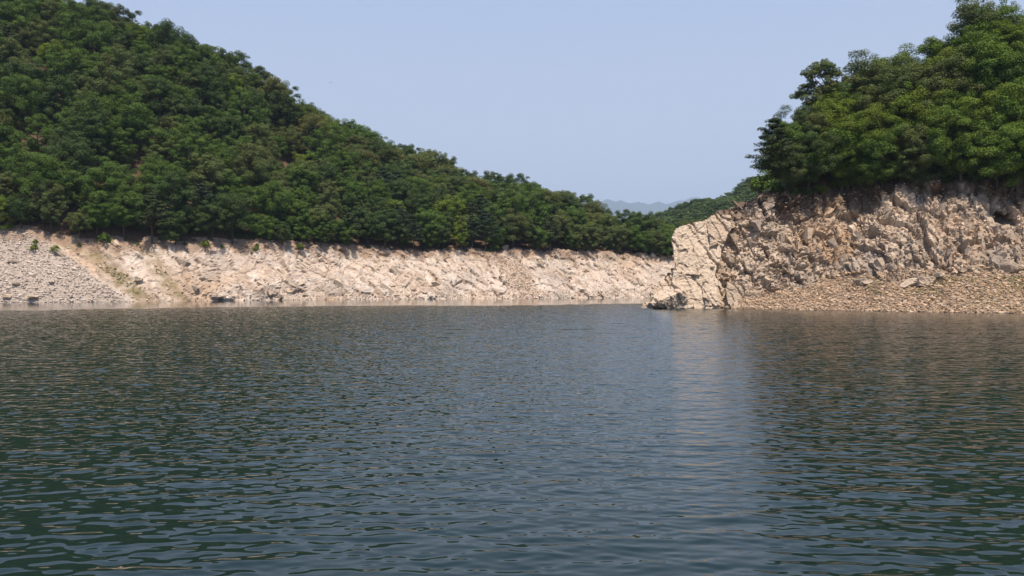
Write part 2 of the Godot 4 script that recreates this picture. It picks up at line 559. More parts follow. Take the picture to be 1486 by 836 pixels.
# ---------------------------------------------------------------- left bank and hill
func left_bank() -> void:
	var cols := 860
	var rows := 76
	var x0 := -132.0
	var x1 := 62.0
	var v := PackedVector3Array()
	var c := PackedColorArray()
	v.resize(cols * rows)
	c.resize(cols * rows)
	left_out.resize(cols * rows)
	for i in cols:
		var x := lerpf(x0, x1, float(i) / (cols - 1))
		var w := setback_l(x)
		for j in rows:
			v[j * cols + i] = left_ground(x, lerpf(-3.0, w + 1.5, float(j) / (rows - 1)))
	var base := v.duplicate()
	for j in rows:
		for i in cols:
			var k := j * cols + i
			var e := base[j * cols + mini(i + 1, cols - 1)] - base[j * cols + maxi(i - 1, 0)]
			var up := base[mini(j + 1, rows - 1) * cols + i] - base[maxi(j - 1, 0) * cols + i]
			var n := e.cross(up).normalized()
			left_out[k] = n
			var p := base[k]
			var s := p.x * 1.04
			var t := p.y * 1.35
			# talus of loose stone at the left, two gullies beside it
			var edge := -77.0 + (10.6 - p.y) * 1.55
			var talus := smoothstep(edge + 1.2, edge - 1.2, p.x + n_fine.get_noise_2d(s, t) * 1.0)
			var gully := smoothstep(2.3, 0.8, absf(p.x - edge - 3.0 + n_mid.get_noise_2d(s, t) * 1.4))
			var e2 := -63.5 + (10.0 - p.y) * 0.95
			var gully2 := smoothstep(1.4, 0.5, absf(p.x - e2 + n_mid.get_noise_2d(s + 30.0, t) * 1.2))
			var loose := maxf(talus, maxf(gully, gully2))
			# slide of rubble further right
			var slide := smoothstep(3.6, 1.4, absf(p.x + 1.5 - (9.0 - p.y) * 0.55 + n_mid.get_noise_2d(s, t + 60.0) * 2.5)) * smoothstep(9.5, 8.0, p.y)
			var q := Vector2(s * 0.64 - t * 0.77, s * 0.77 + t * 0.64)
			q += Vector2(n_mid.get_noise_2d(s, t), n_mid.get_noise_2d(s + 90.0, t)) * 0.9
			var f1 := fracture(Vector2(q.x * 0.28, q.y * 0.5), 3)
			var f2 := fracture(Vector2(q.x * 0.75, q.y * 1.25) + Vector2(9.3, 4.1), 13)
			var hard := (1.0 - loose) * (1.0 - slide * 0.7)
			var amount := f1.x * 0.46 + f2.x * 0.13
			if f1.y < 0.07:
				amount -= 0.2
			elif f2.y < 0.07:
				amount -= 0.09
			amount *= hard
			amount += n_mid.get_noise_2d(s * 0.5, t * 0.5) * 0.6 * hard + n_fine.get_noise_2d(s, t) * 0.1
			amount += n_fine.get_noise_2d(s * 2.5, t * 2.5) * 0.14 * slide
			amount -= (gully * 0.35 + gully2 * 0.55) - talus * 0.25
			var fade := smoothstep(-1.0, 0.25, p.y)
			v[k] = p + n * amount * fade
			# colour of the stuff itself: pale granite, ochre stains, grey slate, brown soil
			var stain := n_mid.get_noise_2d(s * 0.42 + 7.0, t * 0.3)
			var st2 := n_fine.get_noise_2d(s * 0.5, t * 0.5 + 20.0)
			var col := Color(0.565, 0.46, 0.38).lerp(Color(0.62, 0.54, 0.465), clampf(st2 * 1.5 + 0.4, 0.0, 1.0))
			col = col.lerp(Color(0.50, 0.33, 0.20), clampf(stain * 1.7 - 0.12, 0.0, 0.6))
			col = col.lerp(Color(0.42, 0.315, 0.235), clampf(n_fine.get_noise_2d(q.x * 0.1, q.y * 0.8) * 3.0 - 0.3, 0.0, 0.7))
			col = col.lerp(Color(0.42, 0.36, 0.31), clampf(n_mid.get_noise_2d(s * 0.6, t * 0.6 + 55.0) * 1.7 - 0.15, 0.0, 0.7))
			var cell := fracture(Vector2(q.x * 0.75, q.y * 1.25) + Vector2(9.3, 4.1), 13).x
			col = col * (1.0 + cell * 0.16)
			col = col.lerp(Color(0.38, 0.255, 0.185), slide * clampf(0.35 + st2, 0.0, 0.8))
			col = col.lerp(Color(0.44, 0.37, 0.315), talus)
			var grassy := clampf(n_mid.get_noise_2d(s * 0.7, t * 0.7 + 11.0) * 2.2 + 0.1, 0.0, 1.0)
			col = col.lerp(Color(0.27, 0.20, 0.125).lerp(Color(0.21, 0.18, 0.075), grassy * 0.8), maxf(gully * 0.85, gully2 * 0.8) * (1.0 - talus) * clampf(0.75 + n_fine.get_noise_2d(s * 0.8, t * 0.8 + 33.0) * 1.1, 0.15, 1.0))
			# weathered soil line under the wood
			var soil := smoothstep(2.1, 0.4, lip_l(p.x) - p.y + n_fine.get_noise_2d(s * 0.7, 3.0) * 1.6)
			col = col.lerp(Color(0.29, 0.195, 0.135), soil * 0.8)
			# dark damp stone at the water's edge
			c[k] = Color(col.r, col.g, col.b)
	left_points = v
	var bank := structure("rock_bank", flat_mesh(v, grid_index(cols, rows), c), mats.bank)
	# hill above it
	var hv := PackedVector3Array()
	var hc := 130
	var hr := 60
	for j in hr:
		for i in hc:
			var x := lerpf(-200.0, 110.0, float(i) / (hc - 1))
			var d := setback_l(x) + 0.9 + 120.0 * pow(float(j) / (hr - 1), 1.3)
			hv.append(left_ground(x, d) + Vector3(0, -0.25, 0))
	structure("hillside", flat_mesh(hv, grid_index(hc, hr)), mats.soil)
	# bedrock pieces that stand proud of the bank
	var shapes := []
	for k in 10:
		shapes.append(faces_mesh(rock_faces(7)))
	var made := 0
	while made < 230:
		var k := rng.randi_range(0, v.size() - 1)
		var p := v[k]
		var f := to_photo(p)
		if p.y < 0.1 or p.y > 9.6 or f.x < 40.0 or f.x > 985.0:
			continue
		var edge := -77.0 + (10.6 - p.y) * 1.55
		if p.x < edge + 5.5:
			continue
		var size := rng.randf_range(0.35, 0.75) * (1.0 if rng.randf() < 0.85 else 1.5)
		var o := mesh_node("rock_block", shapes[made % shapes.size()], mats.rock[[0, 3, 0, 1, 3, 2][made % 6]], bank)
		var tilt := Basis(Vector3(0, 0, 1), -0.75 + rng.randf_range(-0.3, 0.3)) * Basis(Vector3.UP, rng.randf_range(-0.6, 0.6))
		o.transform = Transform3D(tilt.scaled_local(Vector3(size * rng.randf_range(0.9, 1.7), size * rng.randf_range(0.35, 0.7), size * 0.7)), p - left_out[k] * size * 0.36)
		made += 1
	# loose stones of the talus, the slide and the foot of the bank
	var places := []
	var tints := []
	var stone := faces_mesh(rock_faces(6))
	for n in 110000:
		if places.size() >= 20000:
			break
		var k := rng.randi_range(0, v.size() - 1)
		var p := v[k]
		if p.y < 0.0 or p.y > 11.5:
			continue
		var edge := -77.0 + (10.6 - p.y) * 1.55
		var talus := p.x < edge
		var slide := absf(p.x + 1.5 - (9.0 - p.y) * 0.55) < 3.2 and p.y < 9.0
		var foot := p.y < 1.6
		if not talus and not slide and not (foot and rng.randf() < 0.4) and rng.randf() > 0.05:
			continue
		var size := 0.05 + 0.075 * pow(rng.randf(), 2.4) + (0.1 if talus and rng.randf() < 0.03 else 0.0)
		var b := Basis.from_euler(Vector3(rng.randf_range(-0.6, 0.9), rng.randf() * TAU, rng.randf_range(-0.6, 0.6)))
		places.append(Transform3D(b.scaled_local(Vector3(size * 1.6, size * 0.6, size)), p + left_out[k] * size * 0.3))
		var g := rng.randf_range(0.75, 1.15)
		tints.append(Color(0.49 * g, 0.42 * g, 0.365 * g) if talus else Color(0.47 * g, 0.37 * g, 0.28 * g))
	scatter("scree", stone, mats.stone, places, tints)

# ---------------------------------------------------------------- right headland
func right_headland() -> void:
	var us := []
	var u := 0.0
	while u <= HEAD.size() - 1.0:
		us.append(u)
		var i := clampi(int(u), 0, HEAD.size() - 2)
		var seg := Vector2(HEAD[i][0], HEAD[i][1]).distance_to(Vector2(HEAD[i + 1][0], HEAD[i + 1][1]))
		u += (0.15 if u > 1.6 and u < 12.5 else 1.2) / seg
	var vs := []
	for j in 5:
		vs.append(0.2 * j)
	for j in 44:
		vs.append(1.0 + j / 44.0)
	for j in 84:
		vs.append(2.0 + j / 84.0)
	for j in 15:
		vs.append(3.0 + j / 14.0)
	var cols := us.size()
	var rows := vs.size()
	var v := PackedVector3Array()
	var c := PackedColorArray()
	v.resize(cols * rows)
	c.resize(cols * rows)
	right_out.resize(cols * rows)
	for j in rows:
		for i in cols:
			v[j * cols + i] = right_ground(us[i], vs[j])
	var base := v.duplicate()
	var cave := spot(base, 1459, 311)
	for j in rows:
		for i in cols:
			var k := j * cols + i
			var e := base[j * cols + maxi(i - 1, 0)] - base[j * cols + mini(i + 1, cols - 1)]
			var up := base[mini(j + 1, rows - 1) * cols + i] - base[maxi(j - 1, 0) * cols + i]
			var n := up.cross(e).normalized()
			if n.y < -0.2:
				n = -n
			right_out[k] = n
			var p := base[k]
			var vv: float = vs[j]
			var cliff := smoothstep(1.8, 2.12, vv + n_mid.get_noise_2d(p.x, p.y) * 0.25) * smoothstep(3.12, 2.97, vv)
			if us[i] > 8.2:
				cliff = smoothstep(3.3, 3.0, vv)
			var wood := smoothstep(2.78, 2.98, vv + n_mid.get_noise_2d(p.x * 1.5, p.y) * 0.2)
			var s := p.x * 1.15 + p.z * 0.35
			var t := p.y * 1.15
			var w := Vector2(n_mid.get_noise_2d(s, t), n_mid.get_noise_2d(s + 90.0, t)) * 0.8
			var q := Vector2(s * 0.96 + t * 0.28, -s * 0.28 + t * 0.96) + w
			var f1 := fracture(Vector2(q.x * 0.55, q.y * 0.36), 23)
			var f2 := fracture(Vector2(q.x * 1.25, q.y * 0.85) + Vector2(3.3, 8.1), 33)
			var f3 := fracture(Vector2(q.x * 2.6, q.y * 1.9) + Vector2(1.3, 2.1), 43)
			var amount := f1.x * 0.85 + f2.x * 0.42 + f3.x * 0.24
			if f1.y < 0.06:
				amount -= 0.35
			if f2.y < 0.08:
				amount -= 0.16
			amount += n_mid.get_noise_2d(s * 0.4, t * 0.3) * 1.1 + (0.5 - absf(n_mid.get_noise_2d(q.x * 1.3, q.y * 0.2 + 40.0)) * 2.6) * 0.55
			amount *= cliff
			amount += (1.0 - cliff) * n_fine.get_noise_2d(p.x, p.z) * 0.16
			amount += n_fine.get_noise_2d(s * 2.0, t * 2.0) * 0.14
			# the small cave low under the trees
			var hole := Vector2((p.x - cave.x) / 0.72, (p.y - cave.y) / 0.9).length() + n_fine.get_noise_2d(s, t) * 0.35
			v[k] = p + n * amount * smoothstep(-0.8, 0.3, p.y)
			if p.z > -95.0 and us[i] < 6.0 and hole < 1.2:
				v[k] += Vector3(-n.x, 0.12, -n.z).normalized() * 3.6 * smoothstep(1.15, 0.85, hole)
			var st := n_mid.get_noise_2d(s * 0.5, t * 0.5 + 9.0)
			var st2 := n_fine.get_noise_2d(s * 0.6, t * 0.6)
			var nose := smoothstep(31.0, 24.0, p.x)
			var col := Color(0.44, 0.35, 0.27).lerp(Color(0.56, 0.45, 0.35), clampf(st2 * 1.4 + 0.35 + nose * 0.5, 0.0, 1.0))
			col = col.lerp(Color(0.33, 0.28, 0.24), clampf(n_mid.get_noise_2d(s * 0.7, t * 0.7 + 70.0) * 2.0 - 0.1, 0.0, 0.75) * (1.0 - nose * 0.6))
			col = col.lerp(Color(0.42, 0.27, 0.155), clampf(st * 2.0 - 0.15, 0.0, 0.7) * (1.0 - nose * 0.5))
			col = col * (1.0 + f2.x * 0.22)
			col = col.lerp(Color(0.22, 0.19, 0.165), clampf(n_fine.get_noise_2d(q.x * 0.8, q.y * 0.1 + 15.0) * 2.6 - 0.45, 0.0, 0.6) * (1.0 - nose * 0.7))
			var gravel := (1.0 - cliff) * (1.0 - wood)
			var gc := Color(0.36, 0.26, 0.18).lerp(Color(0.30, 0.23, 0.13), clampf(st * 2.0 + 0.2, 0.0, 1.0))
			var moss := smoothstep(0.0, 0.4, n_mid.get_noise_2d(p.x * 1.6, p.z * 1.6) + 0.25) * smoothstep(1.4, 2.0, p.y) * smoothstep(3.5, 2.9, p.y) * smoothstep(33.0, 44.0, p.x)
			gc = gc.lerp(Color(0.25, 0.22, 0.08), moss * 0.7)
			col = col.lerp(gc, gravel)
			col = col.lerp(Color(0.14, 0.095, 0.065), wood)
			# stones still wet from the ripples
			if p.y < 0.1 + n_fine.get_noise_2d(p.x * 1.5, p.z * 1.5) * 0.12:
				col = Color(0.2, 0.15, 0.105)
			c[k] = Color(col.r, col.g, col.b)
	right_points = v
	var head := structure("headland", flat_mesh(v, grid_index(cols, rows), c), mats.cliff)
	# bedrock blocks and ledges
	var shapes := []
	for k in 12:
		shapes.append(faces_mesh(rock_faces(7)))
	var made := 0
	while made < 300:
		var i := rng.randi_range(0, cols - 1)
		var j := rng.randi_range(5, rows - 17)
		var k := j * cols + i
		var p := v[k]
		var f := to_photo(p)
		var vv: float = vs[j]
		if made < 60 and (us[i] < 8.4 or us[i] > 11.6):
			continue
		if p.y < 0.0 or f.x < 945.0 or f.x > 1490.0 or right_out[k].z < 0.0 or (vv < 1.95 and us[i] < 8.0):
			continue
		if Vector2(p.x - cave.x, p.y - cave.y).length() < 1.6 or vv > 2.8:
			continue
		var size := rng.randf_range(0.18, 0.38) * (1.0 if rng.randf() < 0.9 else 1.5)
		var pale := p.x < 27.0
		var o := mesh_node("rock_block", shapes[made % shapes.size()], mats.rock[[0, 3, 0, 1, 3, 0][made % 6] if pale else [0, 1, 2, 1, 3, 2][made % 6]], head)
		var tilt := Basis(Vector3(0, 0, 1), 0.25 + rng.randf_range(-0.35, 0.35)) * Basis(Vector3.UP, rng.randf_range(-0.7, 0.7)) * Basis(Vector3.RIGHT, rng.randf_range(-0.4, 0.2))
		o.transform = Transform3D(tilt.scaled_local(Vector3(size * rng.randf_range(0.5, 1.0), size * rng.randf_range(0.9, 2.0), size * 0.8)), p - right_out[k] * size * 0.5)
		made += 1
	# the great pale slabs of the point, each a block with its own cut faces
	nose_slabs(head)
	# gravel of the shore and rubble on the ledges
	var places := []
	var tints := []
	var stone := faces_mesh(rock_faces(6))
	for n in 200000:
		if places.size() >= 26000:
			break
		var i := rng.randi_range(0, cols - 1)
		var j := rng.randi_range(4, rows - 15)
		var k := j * cols + i
		var p := v[k]
		var vv: float = vs[j]
		if p.y < -0.15 or right_out[k].z < 0.0 or p.x > 75.0:
			continue
		if vv > 2.02 and rng.randf() > (0.10 if us[i] < 8.5 else 0.03):
			continue
		var size := 0.04 + 0.075 * pow(rng.randf(), 3.0)
		var b := Basis.from_euler(Vector3(rng.randf_range(-0.5, 0.8), rng.randf() * TAU, rng.randf_range(-0.5, 0.5)))
		places.append(Transform3D(b.scaled_local(Vector3(size * 1.7, size * 0.5, size * 1.1)), p + right_out[k] * size * 0.3))
		var g := rng.randf_range(0.6, 1.3)
		var w := rng.randf_range(0.9, 1.1)
		tints.append(Color(0.385 * g * w, 0.285 * g, 0.20 * g / w))
	scatter("gravel", stone, mats.stone, places, tints)

# cut from a box by the planes of its outline (x, height seen from the water) and by a sloping front
func slab(outline: Array, front: float, thick: float, lean: float, turn: float) -> Array:
	var mid := Vector2.ZERO
	for o in outline:
		mid += Vector2(o[0], o[1])
	mid /= outline.size()
	var f := box_faces(Vector3(9, 9, 9))
	for i in outline.size():
		var a := Vector2(outline[i][0], outline[i][1]) - mid
		var b := Vector2(outline[(i + 1) % outline.size()][0], outline[(i + 1) % outline.size()][1]) - mid
		var n2 := Vector2((b - a).y, -(b - a).x).normalized()
		if n2.dot(a) < 0.0:
			n2 = -n2
		var n := Vector3(n2.x, n2.y, rng.randf_range(0.05, 0.3) if n2.x > -0.3 else -0.32).normalized()
		f = clip_faces(f, n, n2.dot(a) / sqrt(1.0) * 0.98)
	var nf := Vector3(sin(turn), lean, cos(turn)).normalized()
	f = clip_faces(f, nf, thick * 0.5)
	f = clip_faces(f, Vector3(0, 0, -1), thick * 0.9)
	return [f, Vector3(mid.x, mid.y, -front - thick * 0.4)]

func nose_slabs(head: Node3D) -> void:
	# outline in metres: x, height; then depth of the front, thickness, lean back, turn
	var list := [
		[[[18.8, 7.6], [19.2, 8.5], [20.4, 9.2], [22.3, 10.0], [23.6, 10.2], [24.3, 7.6], [22.6, 2.6], [20.0, 3.0], [19.2, 5.6]], 89.3, 5.0, 0.55, -0.05, 3],
		[[[22.8, 9.9], [24.0, 10.7], [25.0, 10.4], [25.2, 8.6], [24.2, 6.6], [23.0, 6.2]], 89.2, 4.4, 0.5, -0.25, 0],
		[[[18.2, 1.6], [18.5, 3.6], [19.6, 4.3], [21.9, 5.3], [23.0, 3.0], [22.6, -0.6], [18.6, -0.6]], 86.7, 5.4, 0.5, 0.0, 3],
		[[[15.8, 1.2], [17.0, 2.3], [18.2, 2.6], [19.3, 1.2], [19.8, -0.6], [16.6, -0.6]], 84.8, 4.4, -0.4, 0.5, 3],
		[[[15.9, 1.2], [17.0, 2.6], [18.3, 3.7], [19.6, 3.4], [19.5, -0.5], [16.4, -0.5]], 87.3, 4.4, 0.5, -0.15, 3],
		[[[14.6, -0.5], [14.9, 0.25], [15.8, 0.8], [16.9, 0.75], [17.2, -0.5]], 87.4, 3.2, 0.5, -0.2, 0],
		[[[21.6, 3.6], [23.0, 3.9], [23.7, 2.0], [23.4, -0.5], [21.8, -0.5]], 86.5, 4.0, 0.3, 0.3, 3],
		[[[23.8, 2.8], [25.3, 2.6], [25.8, -0.3], [23.9, -0.4]], 85.3, 3.4, 0.5, 0.1, 1],
		[[[18.3, 4.1], [19.0, 4.6], [19.7, 4.1], [19.5, 3.2], [18.5, 3.2]], 87.6, 1.6, 0.3, 0.5, 1],
		[[[25.0, 10.9], [26.3, 11.5], [27.4, 11.2], [27.2, 9.4], [25.6, 8.9]], 90.6, 3.2, 0.55, 0.0, 1],
	]
	for s in list:
		var made: Array = slab(s[0], s[1], s[2], s[3], s[4])
		var o := mesh_node("rock_slab", rough_mesh(made[0], 5, 0.26, 1.0, 0.4), mats.rock[s[5]], head)
		o.position = made[1] + Vector3(0, 0, -0.5)

# ---------------------------------------------------------------- farther hills
func backdrop() -> void:
	# wooded ridge across the bend
	var crest := [[-60.0, 20.0], [20.0, 23.0], [56.0, 23.0], [75.0, 31.0], [100.0, 37.0], [110.0, 40.5], [117.0, 47.0], [128.0, 48.0], [160.0, 60.0], [260.0, 72.0]]
	var v := PackedVector3Array()
	var cols := 90
	var rows := 24
	for j in rows:
		for i in cols:
			var x := lerpf(-80.0, 300.0, float(i) / (cols - 1))
			var d := lerpf(0.0, 160.0, float(j) / (rows - 1))
			v.append(far_ground(x, d, crest))
	structure("far_hill", flat_mesh(v, grid_index(cols, rows)), mats.soil)
	var tree := broadleaf(9.0, 3.8, 34, 70, 0.65, 0.1, 0.0)
	var places := []
	var tints := []
	for n in 2600:
		var x := rng.randf_range(-10.0, 210.0)
		var d := rng.randf_range(15.0, 135.0)
		var p := far_ground(x, d, crest)
		var s := rng.randf_range(0.7, 1.15)
		places.append(Transform3D(Basis(Vector3.UP, rng.randf() * TAU).scaled(Vector3(s, s, s)), p))
		var g := rng.randf_range(0.7, 1.35)
		tints.append(Color(g * rng.randf_range(0.85, 1.15), g, g))
	var wood := scatter("forest", tree[0], mats.oak[2], places, tints)
	tag(wood, "hazy green wood on the low ridge across the bend of the lake", "forest")
	# blue mountain, some six kilometres away
	var sky_line := [[-900.0, 560.0], [500.0, 590.0], [717.0, 653.0], [850.0, 640.0], [977.0, 627.0], [1150.0, 629.0], [1265.0, 648.0], [1369.0, 677.0], [1447.0, 668.0], [1600.0, 630.0], [2200.0, 720.0], [3200.0, 600.0]]
	var mv := PackedVector3Array()
	var mc := 420
	var mr := 70
	for j in mr:
		for i in mc:
			var x := lerpf(-900.0, 3200.0, float(i) / (mc - 1))
			var f := float(j) / (mr - 1)
			var top := table(sky_line, x)
			var rise := sin(minf(f * 1.25, 1.25) * PI / 2.0)
			var h := top * rise + n_mid.get_noise_2d(x * 0.2, f * 300.0) * 4.0 * rise + absf(n_big.get_noise_2d(x * 0.5, f * 250.0)) * 110.0 * rise * (1.0 - f)
			mv.append(Vector3(x, h, -4900.0 - f * 1376.0) * 1.8)
	var green := rock_material(srgb(0.05, 0.075, 0.035), 200.0, 900.0, false, 61)
	structure("mountain", flat_mesh(mv, grid_index(mc, mr)), green)

func far_ground(x: float, d: float, crest: Array) -> Vector3:
	var f := clampf(d / 120.0, 0.0, 1.0)
	var h: float = table(crest, x) * sin(f * PI / 2.0) + n_big.get_noise_2d(x * 2.0, d * 2.0) * 5.0 * f
	return Vector3(x, h - 1.0, -270.0 - d)

# ---------------------------------------------------------------- water
func water() -> void:
	var m := StandardMaterial3D.new()
	m.resource_name = "lake water"
	m.albedo_color = srgb(0.007, 0.017, 0.015)
	m.roughness = 0.02
	m.metallic_specular = 0.36
	# open sheet to the horizon, just under the ripples
	var sheet := PackedVector3Array()
	for z in [200.0, -8000.0]:
		for x in [-6000.0, 6000.0]:
			sheet.append(Vector3(x, -0.16, z) * Vector3(1, 1, 1.5))
	var lake := structure("water", flat_mesh(sheet, PackedInt32Array([0, 2, 1, 1, 2, 3])), m)
	# rippled surface: one wave field of 24 m that joins itself at its edges, cut into 3 x 3 squares of real relief
	var period := 10.5
	var size := 480
	var h := PackedFloat32Array()
	var sx := PackedFloat32Array()
	var sz := PackedFloat32Array()
	h.resize(size * size)
	sx.resize(size * size)
	sz.resize(size * size)
	var cosine := PackedFloat32Array()
	var sine := PackedFloat32Array()
	for i in size:
		cosine.append(cos(TAU * i / size))
		sine.append(sin(TAU * i / size))
	var r := RandomNumberGenerator.new()
	r.seed = 77
	var count := 34
	for k in count:
		var length := 0.11 * pow(9.5, pow((k + r.randf()) / count, 1.2))
		var a := r.randfn() * 0.33 - 0.06
		var wm := roundi(period / length * sin(a))
		var wn := roundi(period / length * cos(a))
		var real := period / maxf(1.0, sqrt(wm * wm + wn * wn))
		var steep := 0.0195 * r.randf_range(0.6, 1.3) * (0.72 if real > 0.55 else 1.0)
		var ax := steep * wm * real / period
		var az := steep * wn * real / period
		var ah := steep * real / TAU
		var start := r.randi_range(0, size - 1)
		var p := 0
		wm = posmod(wm, size)
		wn = posmod(wn, size)
		for j in size:
			var ph := (start + wn * j) % size
			for i in size:
				h[p] += ah * sine[ph]
				sx[p] += ax * cosine[ph]
				sz[p] += az * cosine[ph]
				p += 1
				ph += wm
				if ph >= size:
					ph -= size
	var part := size / 3
	var step := period / size
	var meshes := []
	for b in 3:
		for a in 3:
			var v := PackedVector3Array()
			var nn := PackedVector3Array()
			for j in part + 1:
				for i in part + 1:
					var p := ((b * part + j) % size) * size + (a * part + i) % size
					v.append(Vector3(i * step, h[p], -j * step))
					nn.append(Vector3(-sx[p], 1.0, sz[p]).normalized())
			var arr := []
			arr.resize(Mesh.ARRAY_MAX)
			arr[Mesh.ARRAY_VERTEX] = v
			arr[Mesh.ARRAY_NORMAL] = nn
			arr[Mesh.ARRAY_INDEX] = grid_index(part + 1, part + 1)
			var mesh := ArrayMesh.new()
			mesh.add_surface_from_arrays(Mesh.PRIMITIVE_TRIANGLES, arr)
			meshes.append(mesh)
	var places := [[], [], [], [], [], [], [], [], []]
	for tz in range(-2, 64):
		for tx in range(-42, 43):
			var x0 := tx * 3.5
			var z0 := tz * 3.5
			if absf(x0 + 1.75) > (z0 + 3.5) * 0.72 + 22.0 or z0 > shore_l(clampf(x0, -250.0, 130.0)) + 12.0:
				continue
			var left := shore_l(clampf(x0 + 2.5, -250.0, 130.0)) - z0 - 2.5
			var still := smoothstep(61.0, 55.0, left + n_mid.get_noise_2d(x0 * 0.3, z0 * 0.3) * 7.0)
			var lee := smoothstep(36.0, 8.0, absf(z0 + 2.5 - 80.0 + maxf(0.0, x0 - 28.0) * 0.7)) * smoothstep(14.0, 30.0, x0) * 0.58
			var tall := lerpf(1.0, 0.12, maxf(still, lee))
			var which := posmod(tz, 3) * 3 + posmod(tx, 3)
			var flip := 1.0
			if z0 > 34.0:
				# far out the squares are shuffled and mirrored, so that no pattern repeats
				which = r.randi_range(0, 8)
				flip = -1.0 if r.randf() < 0.5 else 1.0
			places[which].append(Transform3D(Basis.from_scale(Vector3(flip, tall, 1)), Vector3(x0 if flip > 0.0 else x0 + 3.5, 0, -z0)))
	for k in 9:
		var mm := MultiMesh.new()
		mm.transform_format = MultiMesh.TRANSFORM_3D
		mm.mesh = meshes[k]
		mm.instance_count = places[k].size()
		for i in places[k].size():
			mm.set_instance_transform(i, places[k][i])
		var o := MultiMeshInstance3D.new()
		o.name = "ripples"
		o.multimesh = mm
		o.material_override = m
		o.set_meta("kind", "stuff")
		lake.add_child(o, true)

# ---------------------------------------------------------------- woods
func right_wood() -> void:
	var kinds := []
	for k in 6:
		kinds.append(broadleaf(rng.randf_range(8.6, 10.6), rng.randf_range(3.0, 3.7), 62, 720, 0.165, 0.02, 0.1))
	var lean := broadleaf(11.0, 2.3, 60, 640, 0.16, 0.1, 0.0)
	var pines := [pine(8.5, 3.0, 0.34, 70), pine(7.6, 2.8, 0.34, 70)]
	var at := []
	# along the cliff edge, then rows up the slope
	for row in [[2.98, 0.055], [3.17, 0.07], [3.42, 0.085], [3.65, 0.1], [3.88, 0.12]]:
		var u := 1.6
		while u < 9.0:
			at.append([u + rng.randf_range(-0.15, 0.15), row[0] + rng.randf_range(-0.05, 0.05)])
			u += 0.62 + 0.1 * row[0] * 0.3
	for a in at:
		var u: float = a[0]
		var p := right_ground(u, a[1])
		p.y -= 0.2
		var f := to_photo(p)
		if f.x > 1600.0 or f.x < 1132.0:
			continue
		var tip := smoothstep(1260.0, 1110.0, f.x)
		var size := rng.randf_range(0.9, 1.12) * lerpf(1.0, 0.72, tip)
		var pick: int = [1, 4, 0, 1, 3, 4][rng.randi_range(0, 5)]
		if tip > 0.55:
			pick = [2, 0, 3][rng.randi_range(0, 2)]
		if a[1] < 3.1:
			size *= 0.9
		var look: String = ["mid green", "light green", "dark green", "grey green", "yellow green"][pick]
		var tier: String = "leaning over the cliff edge" if a[1] < 3.1 else "just behind the cliff edge" if a[1] < 3.3 else "half way up the slope" if a[1] < 3.55 else "below the crest" if a[1] < 3.77 else "on the skyline"
		var along: String = "at the left end" if f.x < 1210.0 else "left of centre" if f.x < 1320.0 else "right of centre" if f.x < 1420.0 else "at the right edge"
		plant_tree("broadleaf_tree", kinds[rng.randi_range(0, kinds.size() - 1)], mats.oak[pick], p, size, rng.randf() * TAU, "%s tree %s, %s in the right wood" % [look, tier, along], "%s trees %s %s of the right wood" % [look, tier, along])
	plant_tree("broadleaf_tree", lean, mats.oak[3], right_ground(6.3, 3.85), 1.2, 0.4, "slender loose crowned tree sticking up above the left end of the right wood", "")
	plant_tree("pine_tree", pines[0], mats.pine[1], right_ground(7.5, 3.05) + Vector3(0, -0.2, 0), 0.95, 1.0, "pine with level branches reaching left, leftmost tree on the right headland", "")
	plant_tree("pine_tree", pines[1], mats.pine[0], right_ground(7.3, 3.45) + Vector3(0, -0.2, 0), 0.95, 2.2, "dark pine behind the leftmost pine of the right headland", "")
	# undergrowth at the edge of the wood
	var bush := broadleaf(1.9, 1.3, 18, 90, 0.17, 0.05, 0.0)
	var u := 2.0
	while u < 7.8:
		var p := right_ground(u + rng.randf_range(-0.1, 0.1), rng.randf_range(3.0, 3.12))
		if to_photo(p).x < 1495.0:
			var o := thing("shrub", p + Vector3(0, -0.3, 0), "low shrub in the shade under the trees at the right cliff edge", "shrub", "undergrowth along the right cliff edge")
			o.rotation.y = rng.randf() * TAU
			o.scale = Vector3.ONE * rng.randf_range(0.6, 1.5)
			mesh_node("stem", bush[1], mats.bark, o)
			mesh_node("foliage", bush[0], mats.oak[[0, 2, 1][rng.randi_range(0, 2)]], o)
		u += 0.34

